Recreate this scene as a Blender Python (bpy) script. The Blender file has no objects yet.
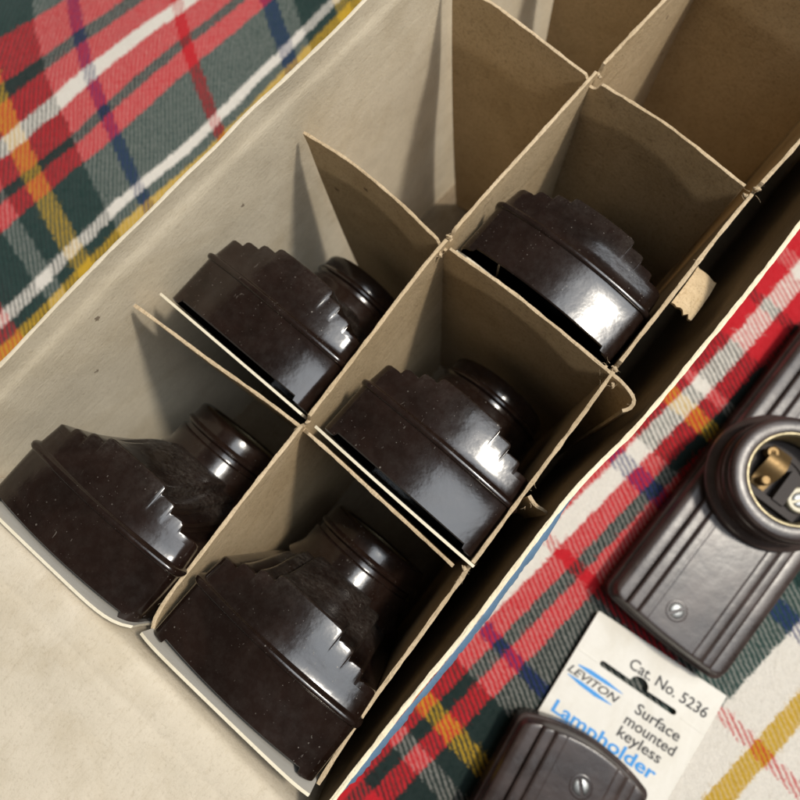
import bpy, bmesh, math, random
from math import sin, cos, pi, radians, sqrt, hypot, floor
from mathutils import Vector, Matrix, noise

# ---------------------------------------------------------------- camera, light, exposure
M = 0.00075                     # the numbers below are design units; M turns them into metres
scene = bpy.context.scene
COL = scene.collection

cam_d = bpy.data.cameras.new("camera")
cam = bpy.data.objects.new("camera", cam_d)
COL.objects.link(cam)
cam.location = (70.665 * M, -49.219 * M, 320.82 * M)
cam.rotation_euler = (radians(11.54011), radians(3.05929), radians(-49.72940))
cam_d.sensor_width = 36
cam_d.lens = 29.941
cam_d.clip_start = 0.005
cam_d.clip_end = 20
cam_d.dof.use_dof = True
cam_d.dof.focus_distance = 0.172 * M * 1000
cam_d.dof.aperture_fstop = 21
scene.camera = cam

world = bpy.data.worlds.new("World")
scene.world = world
world.use_nodes = True
bg = world.node_tree.nodes["Background"]
bg.inputs[0].default_value = (1.0, 0.90, 0.78, 1)
bg.inputs[1].default_value = 0.095


def area_light(name, direction, dist, size, power, color, target=(90, -30, 120), size_y=None):
    ld = bpy.data.lights.new(name, 'AREA')
    ld.energy = power
    ld.color = color
    ld.shape = 'RECTANGLE' if size_y else 'DISK'
    ld.size = size
    if size_y:
        ld.size_y = size_y
    lo = bpy.data.objects.new(name, ld)
    COL.objects.link(lo)
    d = Vector(direction).normalized()
    lo.location = Vector(target) * M + d * dist
    ax = Vector((1, 0, 0)) - d * d.x            # the long side of a lamp runs with the box
    ax = ax.normalized() if ax.length > 0.3 else Vector((0, 1, 0))
    lo.rotation_euler = Matrix((ax, d.cross(ax), d)).transposed().to_euler()
    return lo


area_light("ceiling_lamp", (0.40, -0.33, 1.0), 1.3, 0.12, 16.5, (1.0, 0.91, 0.78))
area_light("window_light", (0.30, -0.29, 1.0), 1.3, 1.12, 14.0, (0.88, 0.94, 1.0), size_y=0.66)
area_light("far_lamp", (-1.0, -0.25, 0.38), 1.3, 0.12, 1.5, (1.0, 0.88, 0.72))

vs = scene.view_settings
vs.view_transform = 'Standard'
vs.look = 'None'
vs.gamma = 1
vs.exposure = 0.0
scene.render.engine = 'CYCLES'

rnd = random.Random(7)

# ---------------------------------------------------------------- materials


class NT:
    def __init__(self, name):
        self.m = bpy.data.materials.new(name)
        self.m.use_nodes = True
        self.t = self.m.node_tree
        self.b = self.t.nodes["Principled BSDF"]

    def n(self, kind, **kw):
        nd = self.t.nodes.new(kind)
        for k, v in kw.items():
            if k.startswith('i_'):
                key = k[2:]
                nd.inputs[int(key) if key.isdigit() else key].default_value = v
            else:
                setattr(nd, k, v)
        return nd

    def l(self, a, b):
        self.t.links.new(a, b)

    def math(self, op, a, b=None, c=None, clamp=False):
        nd = self.t.nodes.new('ShaderNodeMath')
        nd.operation = op
        nd.use_clamp = clamp
        for i, v in enumerate((a, b, c)):
            if v is None:
                continue
            if isinstance(v, (int, float)):
                nd.inputs[i].default_value = v
            else:
                self.l(v, nd.inputs[i])
        return nd.outputs[0]

    def mix(self, f, a, b, mode='MIX'):
        nd = self.t.nodes.new('ShaderNodeMix')
        nd.data_type = 'RGBA'
        nd.blend_type = mode
        for i, v in ((0, f), (6, a), (7, b)):
            if isinstance(v, (int, float)):
                nd.inputs[i].default_value = v
            elif isinstance(v, tuple):
                nd.inputs[i].default_value = v if len(v) == 4 else (*v, 1)
            else:
                self.l(v, nd.inputs[i])
        return nd.outputs[2]

    def ramp(self, fac, stops, interp='LINEAR'):
        nd = self.t.nodes.new('ShaderNodeValToRGB')
        cr = nd.color_ramp
        cr.interpolation = interp
        while len(cr.elements) > 1:
            cr.elements.remove(cr.elements[0])
        cr.elements[0].position = stops[0][0]
        cr.elements[0].color = (*stops[0][1], 1)
        for p_, c_ in stops[1:]:
            e = cr.elements.new(p_)
            e.color = (*c_, 1)
        self.l(fac, nd.inputs[0])
        return nd.outputs[0]

    def noise(self, scale, detail=3, rough=0.55, vec=None, dist=0.0):
        nd = self.n('ShaderNodeTexNoise')
        nd.inputs['Scale'].default_value = scale
        nd.inputs['Detail'].default_value = detail
        nd.inputs['Roughness'].default_value = rough
        nd.inputs['Distortion'].default_value = dist
        if vec is not None:
            self.l(vec, nd.inputs['Vector'])
        return nd.outputs[0]

    def coords(self):
        return self.n('ShaderNodeTexCoord').outputs['Object']

    def scaled(self, vec, s):
        nd = self.n('ShaderNodeMapping')
        nd.inputs['Scale'].default_value = s
        self.l(vec, nd.inputs['Vector'])
        return nd.outputs[0]

    def bump(self, h, strength, dist):
        nd = self.n('ShaderNodeBump')
        nd.inputs['Strength'].default_value = strength
        nd.inputs['Distance'].default_value = dist
        self.l(h, nd.inputs['Height'])
        self.l(nd.outputs[0], self.b.inputs['Normal'])
        return nd


def board(name, base, dark, rough=0.85, speck=0.5, bump=0.35, fine=1500):
    a = NT(name)
    co = a.coords()
    big = a.noise(26, 4, 0.6, co)
    mid = a.noise(190, 5, 0.65, co)
    f1 = a.noise(fine, 3, 0.7, co)
    fib = a.noise(900, 4, 0.7, a.scaled(co, (0.35, 1.0, 1.0)), 1.2)
    m = a.math('MULTIPLY_ADD', big, 0.5, a.math('MULTIPLY', mid, 0.5))
    c = a.mix(a.ramp(m, [(0.36, (0, 0, 0)), (0.62, (1, 1, 1))]), dark, base)
    lo = a.ramp(f1, [(0.30, (0.55, 0.52, 0.48)), (0.46, (1, 1, 1)), (0.62, (1, 1, 1)), (0.74, (1.18, 1.18, 1.17))])
    c = a.mix(speck, c, lo, 'MULTIPLY')
    lo2 = a.ramp(fib, [(0.34, (0.78, 0.74, 0.68)), (0.45, (1, 1, 1))])
    c = a.mix(speck, c, lo2, 'MULTIPLY')
    grain = a.noise(620, 4, 0.75, a.scaled(co, (0.04, 1.0, 1.0)), 0.4)
    c = a.mix(speck * 0.9, c, a.ramp(grain, [(0.33, (0.80, 0.78, 0.74)), (0.45, (1, 1, 1)), (0.62, (1, 1, 1)), (0.72, (1.10, 1.10, 1.08))]), 'MULTIPLY')
    stain = a.noise(14, 5, 0.65, co, 1.5)
    c = a.mix(0.7, c, a.ramp(stain, [(0.34, (0.84, 0.81, 0.75)), (0.50, (1, 1, 1))]), 'MULTIPLY')
    # a few brown flecks in the pulp
    vo = a.n('ShaderNodeTexVoronoi', feature='F1')
    vo.inputs['Scale'].default_value = 95
    a.l(co, vo.inputs['Vector'])
    fl = a.math('LESS_THAN', vo.outputs['Distance'], a.math('MULTIPLY_ADD', f1, 0.16, -0.015))
    sep = a.n('ShaderNodeSeparateColor')
    a.l(vo.outputs['Color'], sep.inputs[0])
    fl = a.math('MULTIPLY', fl, a.math('GREATER_THAN', sep.outputs[0], 0.80))
    c = a.mix(a.math('MULTIPLY', fl, 0.7), c, (0.09, 0.05, 0.025))
    a.l(c, a.b.inputs['Base Color'])
    a.b.inputs['Roughness'].default_value = rough
    a.b.inputs['Specular IOR Level'].default_value = 0.3
    h = a.math('ADD', a.math('MULTIPLY', mid, 1.2), a.math('ADD', f1, a.math('ADD', fib, grain)))
    a.bump(h, bump, 0.00025)
    return a.m


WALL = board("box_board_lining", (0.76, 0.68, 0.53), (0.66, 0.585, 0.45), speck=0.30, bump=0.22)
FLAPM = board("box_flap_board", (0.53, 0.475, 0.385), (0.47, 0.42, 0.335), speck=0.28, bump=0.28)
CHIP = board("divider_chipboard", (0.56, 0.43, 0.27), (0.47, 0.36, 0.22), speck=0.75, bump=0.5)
SHADEBOARD = board("shade_darkened_board", (0.21, 0.165, 0.11), (0.17, 0.13, 0.085), speck=0.7, bump=0.5)  # darkened board: shade of the right-hand gap and box floor put into the colour
CHIPEDGE = board("torn_board_edge", (0.54, 0.43, 0.29), (0.40, 0.31, 0.20), speck=0.7, bump=1.0)
RIMEDGE = board("box_rim_edge", (0.78, 0.71, 0.54), (0.66, 0.58, 0.42), speck=0.4, bump=0.8)
RIMSOFT = board("folded_rim", (0.58, 0.52, 0.41), (0.50, 0.45, 0.35), speck=0.3, bump=0.3)
CARD = board("white_card", (0.66, 0.64, 0.59), (0.62, 0.60, 0.55), rough=0.5, speck=0.08, bump=0.06)
CARDEDGE = board("card_edge", (0.66, 0.61, 0.49), (0.58, 0.53, 0.41), speck=0.2, bump=0.3)
WALLOUT = board("blue_printed_paper", (0.10, 0.18, 0.28), (0.07, 0.13, 0.21), rough=0.5, speck=0.3, bump=0.3)


def bakelite(name, base, dusty, rough=0.16, spec=0.6):
    a = NT(name)
    co = a.coords()
    oi = a.n('ShaderNodeObjectInfo')
    off = a.n('ShaderNodeVectorMath', operation='ADD')
    a.l(co, off.inputs[0])
    a.l(oi.outputs['Random'], off.inputs[1])
    co = off.outputs[0]
    big = a.noise(60, 4, 0.6, co, 0.8)
    mid = a.noise(420, 4, 0.7, co)
    c = a.mix(a.ramp(big, [(0.38, (0, 0, 0)), (0.66, (1, 1, 1))]), base, tuple(v * 1.9 for v in base))
    # settled dust: sparse specks, more of them on what faces up
    geo = a.n('ShaderNodeNewGeometry')
    specks = None
    for sc_, th, keep in ((650, 0.13, 0.55), (1500, 0.17, 0.60), (240, 0.06, 0.6)):
        vo = a.n('ShaderNodeTexVoronoi', feature='F1')
        vo.inputs['Scale'].default_value = sc_
        a.l(co, vo.inputs['Vector'])
        sep = a.n('ShaderNodeSeparateColor')
        a.l(vo.outputs['Color'], sep.inputs[0])
        thv = a.math('MULTIPLY', sep.outputs[1], th)
        s = a.math('LESS_THAN', vo.outputs['Distance'], thv)
        s = a.math('MULTIPLY', s, a.math('GREATER_THAN', sep.outputs[0], keep))
        specks = s if specks is None else a.math('MAXIMUM', specks, s)
    lint = a.noise(500, 2, 0.5, a.scaled(co, (1, 0.12, 0.5)), 3.0)
    lint = a.math('MULTIPLY', a.math('GREATER_THAN', lint, 0.735), 0.8)
    specks = a.math('MAXIMUM', specks, lint)
    film = a.math('MULTIPLY', a.ramp(mid, [(0.42, (0, 0, 0)), (0.72, (1, 1, 1))]), 0.012)
    amount = a.math('ADD', a.math('MULTIPLY', a.math('MULTIPLY', specks, a.ramp(a.noise(55, 4, 0.7, co, 1.0), [(0.42, (0.05, 0.05, 0.05)), (0.62, (1, 1, 1))])), 0.26), film)
    if dusty:
        at = a.n('ShaderNodeAttribute', attribute_name='dust')
        grit = a.math('MULTIPLY', at.outputs['Fac'],
                      a.ramp(a.noise(900, 6, 0.8, co, 0.0), [(0.40, (0.10, 0.10, 0.10)), (0.66, (1, 1, 1))]))
        amount = a.math('ADD', amount, a.math('MULTIPLY', a.math('MULTIPLY', grit, a.ramp(a.noise(90, 6, 0.7, co, 0.0), [(0.36, (0.15, 0.15, 0.15)), (0.66, (1, 1, 1))])), 0.20), clamp=True)
    c = a.mix(amount, c, (0.42, 0.38, 0.33))
    a.l(c, a.b.inputs['Base Color'])
    r = a.math('MULTIPLY_ADD', big, 0.16, rough)
    r = a.math('ADD', r, a.math('MULTIPLY', mid, 0.08))
    r = a.math('MULTIPLY_ADD', amount, 0.7, r, clamp=True)
    a.l(r, a.b.inputs['Roughness'])
    a.b.inputs['Specular IOR Level'].default_value = spec
    a.bump(a.math('ADD', a.math('MULTIPLY', a.noise(110, 4, 0.55, co), 3.2), a.math('MULTIPLY', mid, 0.25)), 0.20, 0.0002)
    return a.m


BAK = bakelite("dark_brown_bakelite", (0.0066, 0.0032, 0.0023), True, 0.06, 0.52)
BAKG = bakelite("dull_brown_bakelite", (0.0260, 0.0185, 0.0170), True, 0.17, 0.33)


def metal(name, col, rough):
    a = NT(name)
    co = a.coords()
    nz = a.noise(500, 4, 0.6, co)
    a.l(a.mix(a.math('MULTIPLY', nz, 0.6), col, tuple(v * 0.45 for v in col)), a.b.inputs['Base Color'])
    a.b.inputs['Metallic'].default_value = 1
    a.l(a.math('MULTIPLY_ADD', nz, 0.3, rough), a.b.inputs['Roughness'])
    a.bump(nz, 0.2, 0.0001)
    return a.m


STEEL = metal("zinc_screw", (0.34, 0.35, 0.35), 0.30)
BRASS = metal("brass", (0.27, 0.18, 0.085), 0.42)
NICKEL = metal("old_thread_shell", (0.36, 0.31, 0.20), 0.38)


def plain(name, col, rough, bumpy=0.0):
    a = NT(name)
    co = a.coords()
    nz = a.noise(700, 3, 0.6, co)
    a.l(a.mix(nz, tuple(v * 0.82 for v in col), col), a.b.inputs['Base Color'])
    a.b.inputs['Roughness'].default_value = rough
    if bumpy:
        a.bump(nz, bumpy, 0.0001)
    return a.m


INKBLACK = plain("black_ink", (0.025, 0.025, 0.028), 0.6)
INKBLUE = plain("blue_ink", (0.03, 0.27, 0.66), 0.5)
FIBRE = plain("dark_fibre_board", (0.035, 0.028, 0.026), 0.75, 0.3)
CREAM = plain("cream_insulator", (0.55, 0.50, 0.36), 0.45, 0.2)

# woollen tartan --------------------------------------------------
RED = (0.56, 0.012, 0.022)
TEAL = (0.014, 0.050, 0.044)
GRN = (0.008, 0.022, 0.020)
WHT = (0.80, 0.76, 0.69)
NAVY = (0.018, 0.030, 0.15)
YEL = (0.58, 0.36, 0.02)
BLK = (0.010, 0.012, 0.012)
SETT_U = [(-400, RED), (-62, BLK), (-54, RED), (-32, BLK), (-26, GRN), (-15, WHT), (-6, GRN), (5, YEL), (13, GRN), (34, WHT),
          (47, NAVY), (55, WHT), (97, RED), (104, WHT), (149, NAVY), (157, WHT), (166, GRN), (188, YEL),
          (197, GRN), (204, WHT), (212, BLK), (236, RED), (258, BLK), (265, RED), (282, WHT), (291, RED)]
SETT_V = [(-400, WHT), (-296, RED), (-288, WHT), (-227, YEL), (-217, WHT), (-197, TEAL), (-181, GRN), (-128, RED), (-118, GRN),
          (-112, RED), (-101, WHT), (-91, RED), (-60, TEAL), (150, TEAL), (166, YEL), (180, TEAL), (186.5, WHT), (192, TEAL),
          (222, RED), (236, GRN), (243, RED), (259, WHT), (267, RED), (284, GRN), (291, RED), (320, TEAL)]


def blanket_material():
    a = NT("tartan_wool")
    uv = a.n('ShaderNodeAttribute', attribute_name='weave')
    sx = a.n('ShaderNodeSeparateXYZ')
    a.l(uv.outputs['Vector'], sx.inputs[0])
    wob = a.n('ShaderNodeTexNoise')
    wob.inputs['Scale'].default_value = 0.30
    wob.inputs['Detail'].default_value = 5
    wob.inputs['Roughness'].default_value = 0.75
    a.l(uv.outputs['Vector'], wob.inputs['Vector'])
    wc = a.n('ShaderNodeSeparateColor')
    a.l(wob.outputs['Color'], wc.inputs[0])
    U = a.math('ADD', sx.outputs[0], a.math('MULTIPLY_ADD', wc.outputs[0], 4.2, -2.1))
    V = a.math('ADD', sx.outputs[1], a.math('MULTIPLY_ADD', wc.outputs[1], 4.2, -2.1))

    fz1 = a.n('ShaderNodeTexNoise')
    fz1.inputs['Scale'].default_value = 1.1
    fz1.inputs['Detail'].default_value = 3
    a.l(uv.outputs['Vector'], fz1.inputs['Vector'])
    fc = a.n('ShaderNodeSeparateColor')
    a.l(fz1.outputs['Color'], fc.inputs[0])
    U = a.math('ADD', U, a.math('MULTIPLY_ADD', fc.outputs[0], 3.6, -1.8))
    V = a.math('ADD', V, a.math('MULTIPLY_ADD', fc.outputs[1], 3.6, -1.8))

    def sett(coord, st):
        f = a.math('MULTIPLY_ADD', coord, 1 / 800.0, 0.5)
        return a.ramp(f, [(max(0.0, p_ / 800.0 + 0.5), c_) for p_, c_ in st], 'CONSTANT')
    cu, cv = sett(U, SETT_U), sett(V, SETT_V)
    # 2/2 twill: diagonal ribs
    w2 = a.noise(0.16, 3, 0.6, uv.outputs['Vector'])
    d = a.math('ADD', a.math('MULTIPLY', sx.outputs[0], 0.92), a.math('MULTIPLY', sx.outputs[1], -0.40))
    d = a.math('ADD', d, a.math('MULTIPLY_ADD', w2, 1.6, -0.8))
    ph = a.math('MULTIPLY', d, 2 * pi / 2.3)
    s = a.math('SINE', ph)
    # thread grain across the rib
    t2 = a.math('SINE', a.math('MULTIPLY', a.math('ADD', sx.outputs[0], a.math('MULTIPLY', sx.outputs[1], 0.2)), 2 * pi / 1.65))
    t2 = a.math('MULTIPLY', t2, 0.25)
    fuzz = a.noise(1.5, 5, 0.8, uv.outputs['Vector'])
    fz = a.math('MULTIPLY_ADD', fuzz, 5.0, -2.5)
    mask = a.math('ADD', a.math('ADD', s, t2), fz)
    mk = a.ramp(a.math('MULTIPLY_ADD', mask, 0.28, 0.44), [(0.30, (0.04, 0.04, 0.04)), (0.70, (0.95, 0.95, 0.95))])
    lum = a.n('ShaderNodeRGBToBW')
    a.l(cu, lum.inputs[0])
    pale = a.math('GREATER_THAN', lum.outputs[0], 0.45)
    mk = a.math('MULTIPLY_ADD', pale, -0.16, mk, clamp=True)
    mk2 = a.ramp(mk, [(0.0, (0.04, 0.04, 0.04)), (0.25, (0.16, 0.16, 0.16)), (0.62, (0.80, 0.80, 0.80)), (1.0, (0.95, 0.95, 0.95))])
    mk2 = a.math('MULTIPLY', mk2, a.math('MULTIPLY_ADD', pale, -0.58, 0.90))
    c = a.mix(mk2, cv, cu)
    fib = a.noise(2.2, 4, 0.8, a.scaled(uv.outputs['Vector'], (1.0, 0.5, 1)))
    c = a.mix(0.42, c, a.ramp(fib, [(0.30, (0.66, 0.66, 0.66)), (0.68, (1.3, 1.3, 1.3))]), 'MULTIPLY')
    a.l(c, a.b.inputs['Base Color'])
    a.b.inputs['Roughness'].default_value = 0.95
    a.b.inputs['Specular IOR Level'].default_value = 0.1
    a.b.inputs['Sheen Weight'].default_value = 0.08
    a.b.inputs['Sheen Roughness'].default_value = 0.6
    h = a.math('ADD', a.math('MULTIPLY', a.math('ABSOLUTE', s), 0.7), a.math('ADD', a.math('MULTIPLY', fib, 1.2), a.math('MULTIPLY', fuzz, 1.4)))
    a.bump(h, 0.7, 0.0008)
    return a.m


WOOL = blanket_material()

# ---------------------------------------------------------------- helpers


def link(name, me, mats, parent=None, smooth=None):
    o = bpy.data.objects.new(name, me)
    COL.objects.link(o)
    for m_ in (mats if isinstance(mats, (list, tuple)) else [mats]):
        me.materials.append(m_)
    if smooth is not None:
        for p_ in me.polygons:
            p_.use_smooth = True
        me.set_sharp_from_angle(angle=radians(smooth))
    if parent is not None:
        o.parent = parent
    return o


class MB:
    """collects vertices (design units) and faces of ONE part"""

    def __init__(self):
        self.v, self.f, self.mi = [], [], []

    def grid(self, rows, mat=0, flip=False, close=False):
        base = len(self.v)
        nr, nc = len(rows), len(rows[0])
        for r in rows:
            self.v.extend(r)
        for i in range(nr - 1):
            for j in range(nc if close else nc - 1):
                k = (j + 1) % nc
                q = [base + i * nc + j, base + i * nc + k, base + (i + 1) * nc + k, base + (i + 1) * nc + j]
                self.f.append(q[::-1] if flip else q)
                self.mi.append(mat)

    def poly(self, pts, mat=0):
        base = len(self.v)
        self.v.extend(pts)
        self.f.append(list(range(base, base + len(pts))))
        self.mi.append(mat)

    def lathe(self, prof, n=64, c=(0, 0), mat=0, rfun=None):
        rows = []
        for r, z in prof:
            rows.append([(c[0] + r * (rfun(2 * pi * k / n, r, z) if rfun else 1) * cos(2 * pi * k / n),
                          c[1] + r * (rfun(2 * pi * k / n, r, z) if rfun else 1) * sin(2 * pi * k / n), z) for k in range(n)])
        self.grid(rows, mat, close=True)

    def box(self, lo, hi, mat=0):
        x0, y0, z0 = lo
        x1, y1, z1 = hi
        b = len(self.v)
        self.v.extend([(x0, y0, z0), (x1, y0, z0), (x1, y1, z0), (x0, y1, z0), (x0, y0, z1), (x1, y0, z1), (x1, y1, z1), (x0, y1, z1)])
        for q in ((0, 3, 2, 1), (4, 5, 6, 7), (0, 1, 5, 4), (1, 2, 6, 5), (2, 3, 7, 6), (3, 0, 4, 7)):
            self.f.append([b + i for i in q])
            self.mi.append(mat)

    def build(self, name, mats, parent=None, smooth=None, weld=True):
        me = bpy.data.meshes.new(name)
        me.from_pydata([(x * M, y * M, z * M) for x, y, z in self.v], [], self.f)
        me.polygons.foreach_set('material_index', self.mi)
        if weld:
            bm = bmesh.new()
            bm.from_mesh(me)
            bmesh.ops.remove_doubles(bm, verts=bm.verts, dist=1e-7)
            bmesh.ops.recalc_face_normals(bm, faces=bm.faces)
            bm.to_mesh(me)
            bm.free()
        me.update()
        return link(name, me, mats, parent, smooth)


def thing(name, label, cat, loc=(0, 0, 0), group=None):
    o = bpy.data.objects.new(name, None)
    o.empty_display_size = 0.01
    COL.objects.link(o)
    o.location = Vector(loc) * M
    o['label'] = label
    o['category'] = cat
    if group:
        o['group'] = group
    return o


def tag(o, label, cat, group=None):
    o['label'] = label
    o['category'] = cat
    if group:
        o['group'] = group
    return o


def lerp(a, b, t):
    return a + (b - a) * t


def path_pts(path, step):
    """resample a polyline with Catmull-Rom smoothing"""
    P = [Vector((*p_[:2], p_[2] if len(p_) > 2 else 0)) for p_ in path]
    P = [2 * P[0] - P[1]] + P + [2 * P[-1] - P[-2]]
    out = []
    for i in range(1, len(P) - 2):
        n = max(2, int((P[i + 1] - P[i]).length / step))
        for k in range(n):
            t = k / n
            out.append(0.5 * ((2 * P[i]) + (-P[i - 1] + P[i + 1]) * t + (2 * P[i - 1] - 5 * P[i] + 4 * P[i + 1] - P[i + 2]) * t * t
                              + (-P[i - 1] + 3 * P[i] - 3 * P[i + 1] + P[i + 2]) * t ** 3))
    out.append(P[-2])
    return out


def strip(name, path, zbot, ztop, thick, mats, parent, fray=0.28, seed=0, inset0=None, inset1=None, bow=0.0, step=1.2, dips=(), lean=None):
    """an upright strip of board following a path seen from above; ztop number or function of (s 0..1);
    inset0 / inset1 (depth fraction -> setback) shape its two ends; its cut edges carry material 1"""
    pts = path_pts(path, step)
    n = len(pts)
    L = [0.0]
    for i in range(1, n):
        L.append(L[-1] + (pts[i] - pts[i - 1]).to_2d().length)
    T = L[-1]

    def at(s):
        s = min(max(s, 0), T)
        i = 0
        lo, hi = 0, n - 1
        while hi - lo > 1:
            mid = (lo + hi) // 2
            if L[mid] <= s:
                lo = mid
            else:
                hi = mid
        t = (s - L[lo]) / max(1e-6, L[hi] - L[lo])
        p_ = pts[lo].lerp(pts[hi], t)
        d = (pts[hi] - pts[lo]).to_2d().normalized()
        return p_, Vector((-d.y, d.x))
    zrows = [0.0, 0.012, 0.03, 0.044, 0.050, 0.056, 0.062, 0.075, 0.1, 0.16, 0.24, 0.34, 0.46, 0.6, 0.75, 0.88, 1.0]
    ns = max(4, int(T / step))
    mb = MB()
    A, B = [], []
    for zi, w in enumerate(zrows):
        a0 = inset0(w) if inset0 else 0
        a1 = inset1(w) if inset1 else 0
        ra, rb = [], []
        for k in range(ns + 1):
            s = lerp(a0, T - a1, k / ns)
            p_, nrm = at(s)
            zt = ztop(s) if callable(ztop) else ztop
            zt += p_.z
            for (sc_, wd, dp) in dips:
                q = abs(s - sc_) / wd
                if q < 1:
                    zt -= dp * (1 - q ** 4)
            f1 = noise.noise(Vector((s * 0.16, seed * 3.1, 0.3))) * fray + max(0, noise.noise(Vector((s * 1.1, seed * 5.7, 1.3))) - 0.2) * fray * 1.6
            z = lerp(zt + f1, zbot, w)
            wv = noise.noise(Vector((s * 0.03, seed * 2.3 + 9, z * 0.02))) * 0.5 + bow * sin(pi * k / ns) * (1 - 0.0 * w)
            wv += noise.noise(Vector((s * 0.6, seed * 1.3 + 2, z * 0.5))) * 0.08 * max(0, 1 - w * 12)
            if lean:
                wv += lean(s, w)
            th = thick * (1.0 + 0.35 * noise.noise(Vector((s * 0.25, seed + 4.2, 0))) * (1 if w < 0.02 else 0))
            c = p_.to_2d() + nrm * wv
            ra.append((c.x + nrm.x * th / 2, c.y + nrm.y * th / 2, z))
            rb.append((c.x - nrm.x * th / 2, c.y - nrm.y * th / 2, z))
        A.append(ra)
        B.append(rb)
    mb.grid(A)
    mb.grid(B)
    # slightly domed, fibrous top edge
    top = []
    for q in range(5):
        u = q / 4
        top.append([tuple(lerp(A[0][k][i], B[0][k][i], u) + (0.12 * thick * sin(pi * u) * (1 + 1.6 * noise.noise(Vector((k * 0.7, u * 3, seed)))) if i == 2 else 0)
                          for i in range(3)) for k in range(ns + 1)])
    mb.grid(top, 1)
    mb.grid([A[-1], B[-1]], 1)
    mb.grid([[r[0] for r in A], [r[0] for r in B]], 1)
    mb.grid([[r[-1] for r in A], [r[-1] for r in B]], 1)
    return mb.build(name, mats, parent, 40)


def sstep(x, a, b):
    t = min(max((x - a) / (b - a), 0), 1)
    return t * t * (3 - 2 * t)


# ---------------------------------------------------------------- the setting: a tartan blanket
def blanket():
    mb = MB()
    xs = [-330 + 6 * i for i in range(172)]
    ys = [-420 + 6 * i for i in range(172)]

    def hz(x, y):
        # lies flat under the box and the loose lampholders, ripples away from them
        away = max(0, y - 78) / 60 + max(0, x - 380) / 80 + max(0, -x - 60) / 80 + max(0, -y - 230) / 80
        away = min(1, away)
        r = noise.noise(Vector((x * 0.012, y * 0.014, 1.7))) * 5.5 + noise.noise(Vector((x * 0.04, y * 0.03, 5.7))) * 1.4
        return -0.25 + away * (r - 1.0) * 1.0 + 0.12 * noise.noise(Vector((x * 0.2, y * 0.2, 0)))
    rows = [[(x, y, min(0.0, hz(x, y)) if -12 < x < 350 and -80 < y < 75 else hz(x, y)) for x in xs] for y in ys]
    mb.grid(rows)
    o = mb.build('blanket', WOOL, None, None, weld=False)
    me = o.data
    for p_ in me.polygons:
        p_.use_smooth = True
    att = me.attributes.new('weave', 'FLOAT_VECTOR', 'POINT')
    for i, v in enumerate(me.vertices):
        x, y = v.co.x / M, v.co.y / M
        t = sstep(y, -40, 60)
        # right of the box the cloth lies straight, left of it it is pulled askew
        u0 = x - 0.10 * (y + 90)
        v0 = y + 0.10 * (x - 143)
        if x > 205:
            v0 -= 0.045 * (x - 205)
        yy = y - 175
        sk = 0.26 + 0.0022 * (x - 57)
        sk = min(max(sk, 0.1), 0.6)
        u1 = 0.9 * (x - sk * yy - 57) + 12
        k = 0.03 + 0.0015 * max(-20, min(yy - 5, 120))
        v1 = y + k * (x - 120)
        att.data[i].vector = (lerp(u0, u1, t), lerp(v0, v1, t), v.co.z / M)
    sol = o.modifiers.new('thickness', 'SOLIDIFY')
    sol.thickness = 3 * M
    sol.offset = -1
    tag(o, 'red, green and cream tartan wool blanket spread under the box and lampholders', 'blanket')
    # the nap: short wool fibres lying every way on the cloth, coloured by the yarn they grow from
    rr = random.Random(3)
    verts, faces, wv = [], [], []
    cell = {}
    for i, v in enumerate(me.vertices):
        cell[(round((v.co.x / M + 330) / 6), round((v.co.y / M + 420) / 6))] = i

    def sample(x, y):
        fx, fy = (x + 330) / 6, (y + 420) / 6
        i, j = int(fx), int(fy)
        tx, ty = fx - i, fy - j
        idx = [cell[(i, j)], cell[(i + 1, j)], cell[(i, j + 1)], cell[(i + 1, j + 1)]]
        w = [(1 - tx) * (1 - ty), tx * (1 - ty), (1 - tx) * ty, tx * ty]
        z = sum(me.vertices[k].co.z / M * q for k, q in zip(idx, w))
        a_ = sum((Vector(att.data[k].vector) * q for k, q in zip(idx, w)), Vector())
        return z, a_
    for (xa, xb, ya, yb, cnt) in ((-60, 320, 66, 330, 52000), (-70, 300, -245, -72, 48000)):
        for _ in range(cnt):
            x, y = rr.uniform(xa, xb), rr.uniform(ya, yb)
            z, a_ = sample(x, y)
            an = rr.gauss(1.0, 1.1)
            ln = rr.uniform(1.0, 3.4)
            cu = rr.uniform(-1.2, 1.2)
            hh = rr.uniform(0.1, 0.6)
            wd = rr.uniform(0.035, 0.085)
            b = len(verts)
            px_, py_ = x, y
            for k in range(4):
                t = k / 3
                aa = an + cu * t
                nx_, ny_ = -sin(aa) * wd * (1 - 0.6 * t), cos(aa) * wd * (1 - 0.6 * t)
                zz = z + 0.05 + hh * sin(pi * min(1, t * 0.8 + 0.05))
                verts.append((px_ + nx_, py_ + ny_, zz))
                verts.append((px_ - nx_, py_ - ny_, zz))
                wv.extend((a_, a_))
                px_ += cos(aa) * ln / 3
                py_ += sin(aa) * ln / 3
            for k in range(3):
                faces.append((b + 2 * k, b + 2 * k + 1, b + 2 * k + 3, b + 2 * k + 2))
    mf = bpy.data.meshes.new('nap')
    mf.from_pydata([(x * M, y * M, z * M) for x, y, z in verts], [], faces)
    fa = mf.attributes.new('weave', 'FLOAT_VECTOR', 'POINT')
    fa.data.foreach_set('vector', [c for v in wv for c in v])
    link('nap', mf, WOOL, o)
    return o


BL = blanket()

# tabletop under the blanket
mb = MB()
mb.box((-900, -900, -40), (1100, 1000, -12))
tt = mb.build('tabletop', plain("table_wood", (0.20, 0.12, 0.06), 0.5), None)
tt['kind'] = 'structure'

# ---------------------------------------------------------------- the cardboard box
box = thing('cardboard_box', 'open pale cardboard box holding the lampholders, its end flap folded out', 'box', (150, 0, 0))
BXL = (-150, 0, 0)


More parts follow.
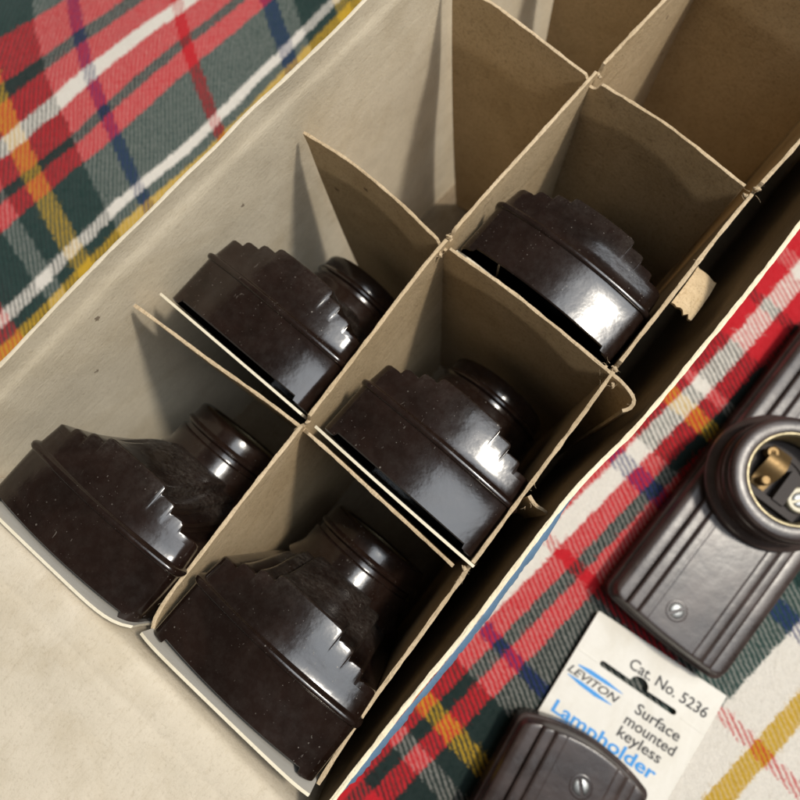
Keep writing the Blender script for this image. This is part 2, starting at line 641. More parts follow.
def unparent_shift(o, root):
    o.location = -root.location
    return o


def bpart(o, root=None):
    o.location = -(root or box).location
    return o


H = 160.8
left_path = [(-6, 62.6), (30, 62.9), (97, 62.2), (172, 59.8), (260, 59.5), (345, 60)]


def left_lean(s, w):
    # slight bulge outward half way down; creased line near the rim
    return (1.6 * sin(pi * min(1, w)) + 0.45 * (1 - sstep(w, 0.04, 0.055)) + 0.22 * math.exp(-((w - 0.053) / 0.004) ** 2)
            + 1.5 * noise.noise(Vector((s * 0.016, w * 2.4, 3.3))) * sstep(w, 0.0, 0.3) + 0.35 * noise.noise(Vector((s * 0.07, w * 9, 8.3))))


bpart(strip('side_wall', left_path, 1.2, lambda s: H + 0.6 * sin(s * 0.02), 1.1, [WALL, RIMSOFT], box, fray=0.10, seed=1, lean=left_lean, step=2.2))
HR = 147.5
right_path = [(-9, -68.6), (20, -67.8), (60, -68.2), (96, -67.2), (121, -69.5), (150, -70), (190, -69.8), (260, -69), (345, -68)]
right_path = [((x - 70.7) * 1.09 + 70.7, (y + 49.2) * 1.09 - 49.2) for x, y in right_path]
bpart(strip('side_wall', right_path, 1.2, lambda s: HR, 1.2, [SHADEBOARD, RIMEDGE], box, fray=0.45, seed=2, step=0.9))
# torn blue printed paper standing out along the outside of the right wall
pp = [q for q in path_pts([(x, y - 0.62, 0) for x, y in right_path], 1.0) if 6 < q.x < 104]
mb = MB()
r0, r1, r2 = [], [], []
for i, q in enumerate(pp):
    wv = 0.5 * noise.noise(Vector((q.x * 0.15, 3, 0)))
    ed = 1.5 + wv + 0.5 * noise.noise(Vector((q.x * 0.8, 9, 0)))
    ed *= min(1, i / 8) * min(1, (len(pp) - 1 - i) / 14) + 0.02
    r0.append((q.x, q.y + 0.05, HR - 0.5))
    r1.append((q.x, q.y - 0.6 * ed, HR - 0.8))
    r2.append((q.x, q.y - ed, HR - 2.0))
mb.grid([r0, r1, r2])
mb.grid([[(x, y - 0.05, z - 0.35) for x, y, z in r] for r in (r0, r1, r2)])
bpart(mb.build('paper_label', WALLOUT, box, 60))
bpart(strip('end_wall', [(346.5, 59), (346.5, -66)], 1.2, H - 1, 1.6, [WALL, RIMEDGE], box, seed=3, step=3))
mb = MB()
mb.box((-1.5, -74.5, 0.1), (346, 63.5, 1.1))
bpart(mb.build('bottom', SHADEBOARD, box))
# the near end: a low wall whose top folds outward into the wide flap
rows = []
fold = [(-4.2, 62.5), (-3.4, 30), (-3.4, 0), (-5.0, -30), (-6.4, -50), (-7.0, -70.4)]
fp = path_pts([(a_, b_, 0) for a_, b_ in fold], 2.0)
prof = [(3.0, -149), (2.9, -60), (2.8, -20), (2.6, -9), (2.2, -4.8), (1.3, -1.6), (0.5, -0.25), (-0.5, 0.1), (-3.0, 0.4), (-6, 0.4), (-8.2, 0.33), (-8.8, 0.22), (-9.4, 0.3), (-12, 0.2), (-20, -0.7),
        (-30, -1.6), (-42, -2.8), (-56, -4.0), (-72, -5.4), (-92, -7)]
FZ = 145.0
for dx, dz in prof:
    row = []
    for i, q in enumerate(fp):
        s = i / (len(fp) - 1)
        dent = noise.noise(Vector((q.y * 0.06, dx * 0.05, 2.2))) * 0.8 if dx < 3 else 0
        fin = noise.noise(Vector((q.y * 0.35, dx * 0.3, 7.2))) * 0.16 if dx < 0 else 0
        row.append((q.x + dx, q.y, max(1.2, FZ + dz + dent + fin - 8.5 * sstep(-q.y, -20, 60))))
    rows.append(row)
mb = MB()
mb.grid(rows)
mb.grid([[(x - (1.4 if k < 5 else 0.2), y, z - (0 if k < 5 else 1.4)) for x, y, z in r] for k, r in enumerate(rows)])
for e in (0, -1):
    mb.grid([[r[e] for r in rows], [(r[e][0] - (1.4 if k < 5 else 0.2), r[e][1], r[e][2] - (0 if k < 5 else 1.4)) for k, r in enumerate(rows)]], 1)
bpart(mb.build('end_flap', [FLAPM, RIMEDGE], box, 50))
# ---------------------------------------------------------------- the divider insert
ins = thing('divider_insert', 'brown chipboard divider grid with frayed edges standing inside the box', 'divider', (150, 0, 1.5))
ZD = 139.4
DM = [CHIP, CHIPEDGE]
mid_path = [(2.5, -9.0), (6, -6.0), (16, -4.2), (35, -3.2), (69, -1.6), (103, 0.6), (136, 2.6), (170, 2.6), (206, 1.9), (242, 1.0), (275, 0.8), (330, 1)]
bpart(strip('divider_strip', mid_path, 2, lambda s: ZD + (1.5 if s < 20 else 0) * (1 - s / 20), 1.1, DM, ins, seed=11,
            dips=((70.5, 1.6, 3.0), (139, 1.6, 3.0), (209.5, 1.5, 3.0), (275, 1.5, 3))), ins)
rgt_path = [(4.5, -65.6), (20, -63.6), (40, -62.3), (67, -61.2), (95, -60.3), (136, -58.2), (170, -57.3), (204, -57.0), (228, -58), (275, -58), (330, -58)]
bpart(strip('divider_strip', rgt_path, 2, lambda s: ZD, 1.1, DM, ins, seed=12, fray=0.4,
            dips=((65, 1.6, 3.0), (134, 1.6, 3.0), (202, 1.5, 3.0), (273, 1.5, 3))), ins)


def taper(a0, a1):
    return lambda w: 0.8 * sstep(w, 0.0, 0.04) + a0 * w ** 1.4


X1 = [(64.5, 60.6), (66.5, 35), (69, -1.5), (68.5, -30), (67.4, -57.6)]
X2 = [(137.5, 58.8), (139, 40), (138, 20), (136.2, 2.6), (137.0, -25), (135.6, -55), (135.2, -62.5), (133.6, -67.0), (131.0, -67.6), (129.2, -66.4)]
X3 = [(206, 57.0), (208, 40), (207, 18), (206, 2), (207.0, -25), (205.0, -54.0)]
X4 = [(275, 57.0), (276, 30), (275, 0), (275, -30), (275, -55.4)]


def xtop(dips_at, extra=0):
    def f(s):
        return ZD + extra
    return f


for k, (pth, ins0) in enumerate([(X1, 4), (X2, 12), (X3, 6), (X4, 3)]):
    bpart(strip('divider_strip', pth, 2, xtop(None, 0.2), 0.95, DM, ins, seed=20 + k, inset0=taper(ins0, 0), fray=0.25,
                dips=((62 if k == 0 else 56.5, 2.4, 3.4),)), ins)
# the tabs of the cross strips that stick out past the right hand strip
bpart(strip('divider_tab', [(95.2, -61.6), (94.2, -64.5), (94.8, -67.5), (93.6, -71.0)], 92, lambda s: ZD - 1.0 - 0.25 * s, 1.0, DM, ins, seed=31), ins)
# one tab is bent flat across the gap
mb = MB()
rows, rows2 = [], []
for i in range(22):
    t = i / 21
    x = lerp(166, 187.5, t)
    zc = 133.0 - 13.0 * t ** 1.7
    r = []
    for j in range(9):
        u = j / 8
        y = lerp(-58.9, -66.6 + 1.6 * (t > 0.9) * 0, u)
        xe = x + (noise.noise(Vector((j * 0.9, 3, 1))) * 1.6 if i == 0 else 0) + (2.0 * (1 - (2 * u - 1) ** 2) * -1 if i == 21 else 0)
        r.append((xe, y, zc + 0.8 * sin(pi * u) + 0.3 * noise.noise(Vector((x * 0.3, y * 0.3, 0))) - (u * 1.8)))
    rows.append(r)
mb.grid(rows)
mb.grid([[(x, y, z - 1.1) for x, y, z in r] for r in rows])
mb.grid([rows[0], [(x, y, z - 1.1) for x, y, z in rows[0]]], 1)
mb.grid([rows[-1], [(x, y, z - 1.1) for x, y, z in rows[-1]]], 1)
for e in (0, -1):
    mb.grid([[r[e] for r in rows], [(r[e][0], r[e][1], r[e][2] - 1.1) for r in rows]], 1)
bpart(mb.build('divider_tab', DM, ins, 50), ins)


# crumbs of torn board at the slots
def crumb(cx, cy, cz, r, seed):
    rr = random.Random(seed)
    bm = bmesh.new()
    bmesh.ops.create_icosphere(bm, subdivisions=3, radius=1)
    for v in bm.verts:
        d = 1 + 0.55 * noise.noise(v.co * 1.7 + Vector((seed, 0, 0))) + 0.3 * noise.noise(v.co * 4 + Vector((seed, 5, 0)))
        v.co = Vector((v.co.x * r * d * 1.3, v.co.y * r * d * 0.8, v.co.z * r * d * 0.8))
    bmesh.ops.rotate(bm, verts=bm.verts, matrix=Matrix.Rotation(rr.random() * 6, 3, 'Z') @ Matrix.Rotation(rr.random() * 2, 3, 'X'))
    for v in bm.verts:
        v.co = (v.co + Vector((cx, cy, cz))) * M
    me = bpy.data.meshes.new('torn_fibre')
    bm.to_mesh(me)
    bm.free()
    return bpart(link('torn_fibre', me, CHIPEDGE, ins, 60), ins)


for k, c in enumerate([(139.4, 2.6, ZD - 0.6, 1.2), (133.6, 1.4, ZD - 1.2, 1.1), (71.5, -1.8, ZD - 0.8, 0.9), (208.5, 0.2, ZD - .6, 0.9),
                       (137.6, -58.0, ZD - 0.4, 1.2), (134.0, -60.4, ZD - 1.4, 1.0), (203.0, -56.0, ZD - 0.6, 1.2), (206.4, -57.2, ZD - 0.2, 1.3),
                       (69, -60.2, ZD - .6, 1.0), (136.4, -55.6, ZD - 0.9, 1.0)]):
    crumb(c[0], c[1], c[2] - 0.3, c[3] * 0.62, k)


# loose fibres sticking out of the torn edges
rr = random.Random(21)
mb = MB()
spots = [(139.4, 2.6), (133.6, 1.4), (71.5, -1.8), (66.5, -1.4), (208.5, 0.2), (204, 1.9), (137.6, -58.2), (134.0, -60.4), (203.0, -56.4), (206.4, -57.2),
         (69, -60.8), (65, -61.4), (136.4, -56.2), (132, -58.4), (92, -62.6), (133, -67), (98, -60.4), (176, -57.3), (36, -62.4), (20, -4.2), (10, -4.8)]
for cx, cy in spots:
    for _ in range(3):
        x, y, z = cx + rr.gauss(0, 1.4), cy + rr.gauss(0, 0.5), ZD - rr.uniform(0.2, 1.6)
        an, el = rr.uniform(0, 2 * pi), rr.uniform(0.1, 1.1)
        ln, cu, wd = rr.uniform(1.0, 3.2), rr.uniform(-1.6, 1.6), rr.uniform(0.03, 0.07)
        A, B = [], []
        for k in range(6):
            t = k / 5
            aa = an + cu * t
            w_ = wd * (1 - 0.7 * t)
            A.append((x - sin(aa) * w_, y + cos(aa) * w_, z))
            B.append((x + sin(aa) * w_, y - cos(aa) * w_, z + 0.03))
            x += cos(aa) * cos(el) * ln / 5
            y += sin(aa) * cos(el) * ln / 5
            z += sin(el) * ln / 5 * (1 - t)
        mb.grid([A, B])
bpart(mb.build('loose_fibres', CHIPEDGE, ins, None, weld=False), ins)['kind'] = 'stuff'


# ---------------------------------------------------------------- lampholders
def arc_y(x, W, L, sag, cr):
    ax = abs(x)
    R = (W * W + sag * sag) / (2 * sag)
    y = L - (R - sqrt(max(0, R * R - ax * ax)))
    if ax > W - cr:
        q = min(cr, ax - (W - cr))
        y -= cr - sqrt(max(0, cr * cr - q * q))
    return y


def body_mesh(name, W, L, sag, cr, mound, mat, parent, recess=True, skirt=22.0):
    zflat = not recess
    mb = MB()
    # sides: rings of the outline
    half = [0, 4, 8, 12, 16, 19, 21.5, 23.0, 23.3, W - cr, W - cr * 0.72, W - cr * 0.45, W - cr * 0.22, W - cr * 0.08, W]
    half = sorted(set(h_ for h_ in half if h_ <= W))
    xs = [-h_ for h_ in half[:0:-1]] + half
    ny = 24

    def ring(z, off, back=False):
        k = (W + off) / W
        pts = []
        top = [(x * k, arc_y(x, W, L, sag, cr) + off) for x in xs]
        for x, y in top:
            zz = z + (1.5 if (back and recess and abs(x) < 23.2) else 0)
            pts.append((x, y, zz))
        y1, y0 = top[-1][1], -top[-1][1]
        for i in range(1, ny):
            pts.append((top[-1][0], lerp(y1, y0, i / ny), z))
        for x, y in top[::-1]:
            zz = z + (1.5 if (back and recess and abs(x) < 23.2) else 0)
            pts.append((x, -y, zz))
        for i in range(1, ny):
            pts.append((top[0][0], lerp(y0, y1, i / ny), z))
        return pts
    rings = [ring(0.35, -0.4, True), ring(0.7, 0, True), ring(4.2, 0.0), ring(10, 0.0), ring(16.6, 0), ring(16.9, 0.1), ring(17.1, 0.55), ring(17.5, 0.8), ring(18.3, 0.85),
             ring(18.8, 0.55), ring(19.0, 0.05), ring(19.3, -0.30), ring(19.5, -0.41), ring(22, -0.66), ring(24.9, -0.95)]
    mb.grid(rings, close=True)
    # front: stepped cross-section, flat in the middle, three steps down on either side
    We = W - 0.95
    pr = [(0, 33.4), (5, 33.4), (9.6, 33.3), (10.4, 33.1), (10.75, 32.7), (10.85, 32.2), (10.95, 31.3), (11.3, 30.95), (12.2, 31.05), (14.6, 31.1), (15.4, 30.9), (15.75, 30.5),
          (15.85, 30.0), (15.95, 29.1), (16.3, 28.75), (17.2, 28.85), (19.6, 28.9), (20.4, 28.7), (20.75, 28.3), (20.85, 27.8), (20.95, 26.9), (21.3, 26.55), (22.2, 26.7),
          (24.8, 26.7), (We - 0.8, 26.4), (We - 0.25, 25.9), (We, 24.9)]
    if zflat:
        pr = [(x, min(z, 31.2) if x < 11 else z * 0.72 + 8.75 if z > 26.75 else z) for x, z in pr]
    px = [(-x, z) for x, z in pr[:0:-1]] + pr

    def hmound(x, y):
        if mound <= 0:
            return 0
        r = hypot(x * 0.95, y)
        e = L - 6
        f = (1 - sstep(r, skirt, e)) ** 1.15
        return mound * f * (1 - 0.9 * sstep(abs(x), 14, W))
    rows = []
    N = 72
    for x, z in px:
        ye = arc_y(x * W / We, W, L, sag, cr) - 0.95
        row = []
        ts = [-1, -1, -1, -1]
        inner = [lerp(-(ye - 1.9), ye - 1.9, i / N) for i in range(N + 1)]
        low = 24.9
        zt = z
        dr = 0.10 * (zt - low)
        left = [(x, -ye, low), (x, -ye + dr * 0.92, max(low, zt - 0.6)), (x, -ye + dr + 0.14, max(low, zt - 0.18)), (x, -ye + dr + 0.5, max(low, zt - 0.03))]
        row += left
        row += [(x, y, zt + hmound(x, y)) for y in inner]
        row += [(a_, -b_, c_) for a_, b_, c_ in left[::-1]]
        rows.append(row)
    mb.grid(rows)
    o = mb.build(name, mat, parent, 42)
    me = o.data
    att = me.attributes.new('dust', 'FLOAT', 'POINT')
    for i, v in enumerate(me.vertices):
        x, y, z = v.co / M
        d = sstep(z, 28, 33) * (1 - sstep(abs(y), L - 4, L - 1)) if mound > 0 else 0.0
        att.data[i].value = d * 0.9
    return o


def socket_mesh(parent, mat, z0, zc, skirt, r1, r2, rl, length, inner, name='socket'):
    mb = MB()
    zt = z0 + length
    prof = []
    if skirt:
        prof += [(skirt - 0.6, z0 - 1), (skirt, z0 + 0.2), (skirt, z0 + 3.4), (skirt - 0.6, z0 + 4.6), (r1 + 1.6, z0 + 5.4), (r1 + 0.4, z0 + 6.2), (r1, z0 + 7.4)]
    else:
        prof += [(r1 + 2.5, z0 - 3), (r1 + 0.8, z0 + 0.5), (r1 + 0.1, z0 + 2.2)]
    zg = z0 + length * 0.48
    prof += [(r1, zg - 0.8), (r1 - 0.3, zg - 0.3), (r2 + 0.1, zg), (r2, zg + 0.4), (r2, zt - 8.2), (r2 + 0.3, zt - 7.8), (rl, zt - 7.4), (rl + 0.1, zt - 6.8),
             (rl - 0.2, zt - 6.2), (rl - 0.9, zt - 5.6), (rl - 1.0, zt - 1.4), (rl - 1.5, zt - 0.5), (rl - 2.4, zt), (inner + 1.6, zt), (inner + 0.8, zt - 0.3), (inner + 0.4, zt - 1.0),
             (inner + 0.4, zt - 22), (0.01, zt - 22)]
    mb.lathe(prof, 80)
    o = mb.build(name, mat, parent, 35)
    return o


def shell(parent, zt, inner):
    mb = MB()
    pr = [(inner + 0.55, zt - 1.4), (inner + 0.5, zt - 0.8), (inner - 0.1, zt - 0.75), (inner - 0.2, zt - 1.4)]
    n = 26
    for i in range(n):
        z = zt - 1.6 - i * 0.72
        pr.append((inner - 0.45 - 0.5 * (0.5 + 0.5 * sin(i * 2 * pi / 5.2)), z))
    mb.lathe(pr, 64)
    return mb.build('screw_shell', NICKEL, parent, 60)


def screw(parent, x, y, z, r, ang=0.5):
    mb = MB()
    n = 40
    prof = [(r, z - 1.4), (r, z - 0.2), (r * 0.96, z + 0.15), (r * 0.75, z + 0.75), (r * 0.4, z + 1.15), (r * 0.01, z + 1.25)]
    mb.lathe(prof, n, (x, y))
    # cut the slot by pressing vertices down
    vs_ = []
    ca, sa = cos(ang), sin(ang)
    o = None
    bm = bmesh.new()
    res = 30
    mb = MB()
    rows = []
    for i in range(res + 1):
        row = []
        for j in range(res + 1):
            u, v = 2 * i / res - 1, 2 * j / res - 1
            # square to disc
            dx, dy = u * sqrt(1 - v * v / 2), v * sqrt(1 - u * u / 2)
            q = min(1, hypot(dx, dy))
            zz = z + 1.25 * sqrt(max(0, 1 - q * q * 0.96)) - 0.15
            w = abs(dx * -sa + dy * ca)
            if w < 0.22:
                zz -= 1.3 * (1 - sstep(w, 0.13, 0.22))
            row.append((x + dx * r, y + dy * r, zz))
        rows.append(row)
    bm.free()
    mb.grid(rows)
    mb.lathe([(r * 1.001, z + 0.12), (r, z - 1.6)], n, (x, y))
    return mb.build('screw', STEEL, parent, 40)


def screw_well(parent, x, y, z, r, mat):
    mb = MB()
    mb.lathe([(r + 1.5, z - 0.05), (r + 1.0, z + 0.18), (r + 0.45, z + 0.12), (r + 0.2, z - 0.3), (r + 0.15, z - 2)], 40, (x, y))
    return mb.build('screw_well', mat, parent, 40)


def curve_mesh(name, splines, ext, mat, parent, z, offset=(0, 0)):
    cd = bpy.data.curves.new(name + '_c', 'CURVE')
    cd.dimensions = '2D'
    cd.fill_mode = 'BOTH'
    cd.extrude = ext * M
    for pts in splines:
        sp = cd.splines.new('POLY')
        sp.points.add(len(pts) - 1)
        for q, (x, y) in zip(sp.points, pts):
            q.co = (x * M, y * M, 0, 1)
        sp.use_cyclic_u = True
    tmp = bpy.data.objects.new('tmp', cd)
    COL.objects.link(tmp)
    dg = bpy.context.evaluated_depsgraph_get()
    me = bpy.data.meshes.new_from_object(tmp.evaluated_get(dg))
    me.name = name
    bpy.data.objects.remove(tmp)
    me.materials.clear()
    for v in me.vertices:
        v.co += Vector((offset[0], offset[1], z)) * M
    return link(name, me, mat, parent)


def text_mesh(name, s, x0, x1, y0, cap, z, mat, parent, bold=0.0, shear=0.0, offset=(0, 0), condense=False):
    cd = bpy.data.curves.new(name + '_t', 'FONT')
    cd.body = s
    cd.size = 1.0
    cd.offset = bold
    cd.shear = shear
    cd.resolution_u = 4
    tmp = bpy.data.objects.new('tmp', cd)
    COL.objects.link(tmp)
    dg = bpy.context.evaluated_depsgraph_get()
    me = bpy.data.meshes.new_from_object(tmp.evaluated_get(dg))
    bpy.data.objects.remove(tmp)
    me.name = name
    me.materials.clear()
    lx = min(v.co.x for v in me.vertices)
    hx = max(v.co.x for v in me.vertices)
    ky = cap / 0.69
    for v in me.vertices:
        v.co = Vector((lerp(x0, x1, (v.co.x - lx) / (hx - lx)) + offset[0], y0 + v.co.y * ky + offset[1], z)) * M
    return link(name, me, mat, parent)


PROTO = {}


def boxed_lampholder(label, loc, rotz, tilt, card_top, card_bow, first):
    """lampholder standing on end: its length is up (+Z), it faces +X, a white card stands at its back"""
    root = thing('lampholder', label, 'lampholder', loc, 'dark brown lampholders packed in the box')
    # local frame: x width, y length, z thickness -> world: x -> +Y, y -> +Z, z -> +X
    mt = Matrix(((0, 0, 1), (1, 0, 0), (0, 1, 0))).to_4x4()
    root.matrix_basis = (Matrix.Translation(Vector(loc) * M) @ Matrix.Rotation(radians(rotz), 4, 'Z') @ Matrix.Rotation(radians(tilt), 4, 'Y') @ mt)
    W, L = 27.6, 61.5
    if not PROTO:
        PROTO['body'] = body_mesh('base', W, L, 4.0, 3.0, 5.0, BAK, root)
        PROTO['socket'] = socket_mesh(root, BAK, 35.0, 0, 0, 20.6, 19.4, 20.6, 18.6, 14.5)
        PROTO['shell'] = shell(PROTO['socket'], 53.6, 14.5)
    else:
        b = PROTO['body'].copy()
        s = PROTO['socket'].copy()
        h = PROTO['shell'].copy()
        for o in (b, s, h):
            COL.objects.link(o)
        b.parent = root
        s.parent = root
        h.parent = s
    # the card: bent sheet
    mb = MB()
    rows, rows2 = [], []
    Wc = 28.6
    nx, nyy = 24, 26
    for j in range(nyy + 1):
        y = lerp(-L - 18, L + card_top, j / nyy)
        r, r2 = [], []
        for i in range(nx + 1):
            u = 2 * i / nx - 1
            x = u * Wc
            up = sstep(y, L - 30, L + card_top)
            zz = -0.12 - card_bow[0] * up * (1 - u * u) - card_bow[1] * up * max(0, u) ** 4 - card_bow[2] * up + card_bow[3] * up * max(0, -u) ** 6
            zz = min(zz, -0.1) if card_bow[3] == 0 or u > -0.5 else zz
            yy = y - 1.5 * up * abs(u) ** 8
            r.append((x, yy, zz + 0.05))
            r2.append((x, yy, zz - 0.75))
        rows.append(r)
        rows2.append(r2)
    mb.grid(rows)
    mb.grid(rows2)
    for a_, b_ in ((rows[0], rows2[0]), (rows[-1], rows2[-1]), ([r[0] for r in rows], [r[0] for r in rows2]), ([r[-1] for r in rows], [r[-1] for r in rows2])):
        mb.grid([a_, b_], 1)
    mb.build('card', [CARD, CARDEDGE], root, 50)
    return root


boxed_lampholder('lampholder at the near left end of the box, in the corner beside the left wall', (0.6, 23.6, 87.5), 1.0, 0.3, 0.6, (0.15, 0, 0.0, 2.6), True)
boxed_lampholder('dusty boxed lampholder beside the folded-out flap, lowest in the photo of those in the box', (4.2, -36.2, 87.5), 0.5, 0.3, 0.2, (0.15, 0, 0.0, 0), False)
boxed_lampholder('lampholder in the row along the left box wall, second from the folded-out flap', (72.8, 30.0, 76.5), 0.0, 0.0, 0.5, (0.0, 0, 0.3, 0), False)
boxed_lampholder('lampholder in the centre of the box, in the middle compartment of the right row', (72.2, -33.2, 79.5), -1.0, 0.0, 0.5, (0.2, 0, 0.3, 0), False)
boxed_lampholder('lampholder farthest from the flap, with a bright bluish reflection, third in the right row', (139.6, -28.4, 78.5), -1.2, 0.0, -7.0, (0.0, 0, 0.0, 0), False)


def flat_frame(root, loc, rot, rx=0, ry=0, zs=1.0):
    """local x -> world -Y, local y -> world +X, z up"""
    mt = Matrix(((0, 1, 0), (-1, 0, 0), (0, 0, 1))).to_4x4()
    root.matrix_basis = (Matrix.Translation(Vector(loc) * M) @ Matrix.Rotation(radians(rot), 4, 'Z') @ mt
                         @ Matrix.Rotation(radians(rx), 4, 'X') @ Matrix.Rotation(radians(ry), 4, 'Y') @ Matrix.Diagonal((1, 1, zs, 1)))


# loose bare lampholder, face up on the blanket -------------------
g = 'loose lampholders lying on the blanket'
lr = thing('lampholder', 'loose bare lampholder lying face up on the blanket, its round empty socket showing', 'lampholder', (172, -151, 0.1), g)
flat_frame(lr, (183.0, -148.8, 0.1), 0.5, zs=0.76)
body_mesh('base', 28.6, 83.5, 1.6, 4.5, 0, BAKG, lr, recess=False)
sk = socket_mesh(lr, BAKG, 31.2, 0, 29.4, 26.0, 25.4, 26.4, 25.0, 18.6)
shell(sk, 56.2, 18.6)
screw_well(lr, -3.7, -71.0, 31.2, 3.2, BAKG)
screw(lr, -3.7, -71.0, 31.0, 3.2, 1.0)
screw_well(lr, 3.7, 71.0, 31.2, 3.2, BAKG)
screw(lr, 3.7, 71.0, 31.0, 3.2, 0.3)
sk.location = Vector((-3.0, -1.0, 0)) * M
# inside the socket: cream insulator floor, brass centre tongue and its rivet, black web
mb = MB()
mb.lathe([(17.3, 35.0), (17.3, 36.6), (10.5, 36.6), (10.2, 35.4), (0.01, 35.4)], 48)
mb.build('insulator', FIBRE, sk, 40)
mb = MB()
mb.lathe([(5.4, 35.5), (5.4, 39.2), (4.9, 39.8), (3.6, 39.8), (3.4, 38.6), (0.01, 38.6)], 40, (10.5, -1.5))
mb.build('insulator_boss', CREAM, sk, 40)
mb = MB()
rows = []
for i in range(15):
    t = i / 14
    yy = lerp(11, -8.0, t)
    zz = 40.5 + 5.5 * sin(pi * min(1, t * 1.25)) ** 1.2 - 1.5 * t
    w_ = 4.4 if t < 0.62 else lerp(4.4, 3.2, (t - 0.62) / 0.38)
    rows.append([(-6.5 + u * w_, yy, zz + 0.6 * (1 - u * u)) for u in (-1, -0.5, 0, 0.5, 1)])
mb.grid(rows)
mb.grid([[(x, y, z - 0.6) for x, y, z in r] for r in rows])
for e in (0, -1):
    mb.grid([[r[e] for r in rows], [(r[e][0], r[e][1], r[e][2] - 0.6) for r in rows]])
mb.grid([rows[0], [(x, y, z - 0.6) for x, y, z in rows[0]]])
mb.grid([rows[-1], [(x, y, z - 0.6) for x, y, z in rows[-1]]])
mb.build('contact', BRASS, sk, 35)
mb = MB()
mb.lathe([(2.6, 39.5), (2.6, 43.6), (2.2, 44.3), (1.1, 44.4), (0.9, 43.6), (0.01, 43.6)], 28, (-10.2, 7.0))
mb.lathe([(2.2, 43.0), (2.1, 46.6), (1.6, 47.2), (0.01, 47.4)], 24, (-6.8, -5.4))
mb.build('rivet', BRASS, sk, 35)
mb = MB()
mb.box((-12.5, -12.0, 35.9), (12.5, -9.0, 41.5))
mb.box((0.5, -9.1, 35.9), (5.5, 6, 42.8))
mb.build('web', FIBRE, sk)
screw(sk, 10.5, -1.5, 38.8, 3.2, 0.9)

# loose lampholder on its printed card ----------------------------
lc = thing('lampholder', 'loose lampholder on a white printed hanging card, lying on the blanket', 'lampholder', (20, -150, 0.1), g)
flat_frame(lc, (-11.2, -161.4, 1.2), 9, 0, 0, 0.76)
hb = Matrix.Identity(4)
b2 = body_mesh('base', 28.9, 60.0, 6.5, 2.2, 0, BAKG, lc, recess=False)
# base top arc apex sits at local y = 60
s2 = socket_mesh(lc, BAKG, 31.2, 0, 29.4, 26.0, 25.4, 26.4, 25.0, 18.6)
shell(s2, 56.2, 18.6)
screw_well(lc, 1.8, 43.5, 31.2, 3.4, BAKG)
screw(lc, 1.8, 43.5, 31.0, 3.4, 2.2)
screw_well(lc, -1.8, -43.5, 31.2, 3.4, BAKG)
screw(lc, -1.8, -43.5, 31.0, 3.4, 1.2)
# card in the same frame; (0,0) of the measured layout is its top left corner
TX, TY = -31.75, 0.0


def rounded(x0, y0, x1, y1, r, n=6):
    pts = []
    for cx, cy, a0 in ((x1 - r, y1 - r, 0), (x0 + r, y1 - r, 90), (x0 + r, y0 + r, 180), (x1 - r, y0 + r, 270)):
        for k in range(n + 1):
            an = radians(a0 + 90 * k / n)
            pts.append((cx + r * cos(an), cy + r * sin(an)))
    return pts


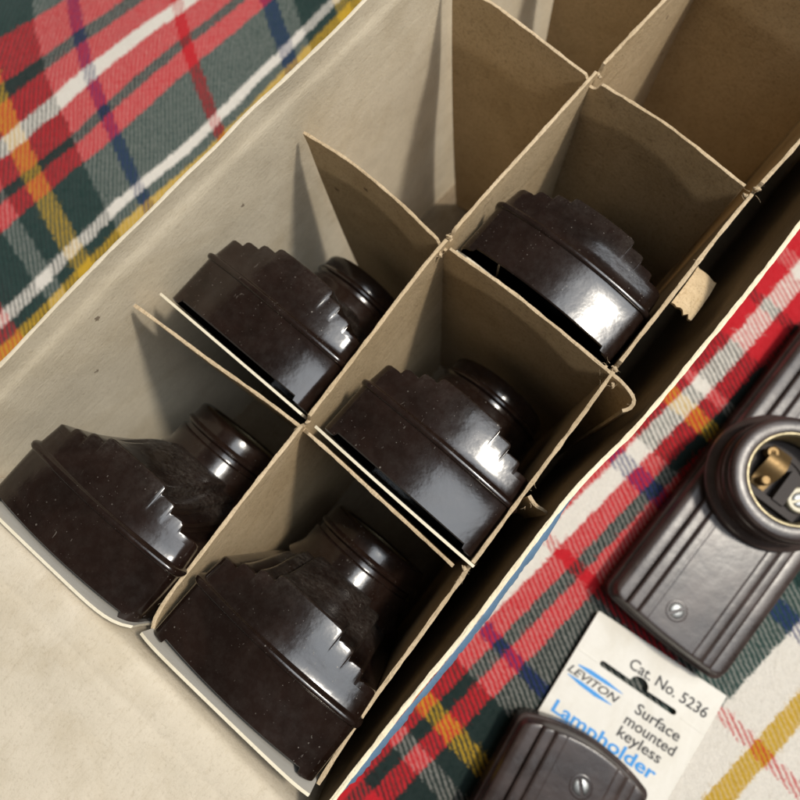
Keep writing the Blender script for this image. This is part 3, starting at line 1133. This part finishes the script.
outer = rounded(0, -165, 63.5, 0, 0.8)
slot = []
for k in range(9):
    an = radians(90 + 180 * k / 8)
    slot.append((13.0 + 1.3 * cos(an), -18.6 + 1.3 * sin(an)))
for k in range(9):
    an = radians(-90 + 180 * k / 8)
    slot.append((48.0 + 1.3 * cos(an), -18.6 + 1.3 * sin(an)))
for k in range(11):
    an = radians(180 * k / 10)
    slot.append((30.4 + 4.3 * cos(an), -17.5 + 3.6 * sin(an)))
card = curve_mesh('card', [outer, slot], 0.45, CARD, lc, 0.0, (TX, TY))
croot = Matrix.Translation(Vector((96.2, -157.6, 1.3)) * M) @ Matrix.Rotation(radians(6.5), 4, 'Z') @ Matrix(((0, 1, 0), (-1, 0, 0), (0, 0, 1))).to_4x4() @ Matrix.Translation(Vector((0, -58, 0)) * M) @ Matrix.Rotation(radians(2.6), 4, 'X') @ Matrix.Translation(Vector((0, 58, 0)) * M)
card.matrix_basis = lc.matrix_basis.inverted() @ croot
zc = 0.60
off = (TX, TY)
text_mesh('printed_text', 'Cat. No. 5236', 22.6, 60.2, -13.4, 4.7, zc, INKBLACK, card, bold=0.013, offset=off)
text_mesh('printed_text', 'Surface', 34.2, 55.4, -28.3, 4.6, zc, INKBLACK, card, bold=0.013, offset=off)
text_mesh('printed_text', 'mounted', 32.6, 56.6, -34.6, 4.6, zc, INKBLACK, card, bold=0.013, offset=off)
text_mesh('printed_text', 'keyless', 32.6, 53.2, -40.6, 4.6, zc, INKBLACK, card, bold=0.013, offset=off)
text_mesh('printed_text', 'Lampholder', 4.2, 54.6, -48.0, 5.5, zc, INKBLUE, card, bold=0.022, offset=off)
text_mesh('printed_logo', 'LEVITON', 1.4, 26.2, -29.6, 3.3, zc, INKBLACK, card, bold=0.016, shear=0.25, offset=off)
sw1 = [(4.4, -24.6), (10, -23.6), (18, -23.6), (26.4, -24.4), (26.4, -24.7), (18, -25.3), (10, -25.6), (4.4, -25.2)]
sw2 = [(2.2, -30.9), (9, -32.0), (17, -32.4), (24.8, -31.4), (24.6, -31.1), (17, -30.5), (9, -30.2), (2.6, -30.6)]
sw3 = [(5.4, -26.0), (25.2, -25.7), (25.2, -25.85), (5.6, -26.2)]
for sw in (sw1, sw2):
    curve_mesh('printed_swoosh', [sw], 0.0, INKBLUE, card, zc, off)
# pressed crease lines either side of the slot
for x0, x1 in ((0.6, 11.0), (52.0, 62.8)):
    mb = MB()
    mb.grid([[(x0 + TX, -18.6 + TY, 0.48), (x1 + TX, -18.9 + TY, 0.48)], [(x0 + TX, -18.9 + TY, 0.72), (x1 + TX, -19.2 + TY, 0.72)],
             [(x0 + TX, -19.3 + TY, 0.48), (x1 + TX, -19.6 + TY, 0.48)]])
    mb.build('crease', CARD, card, 80)
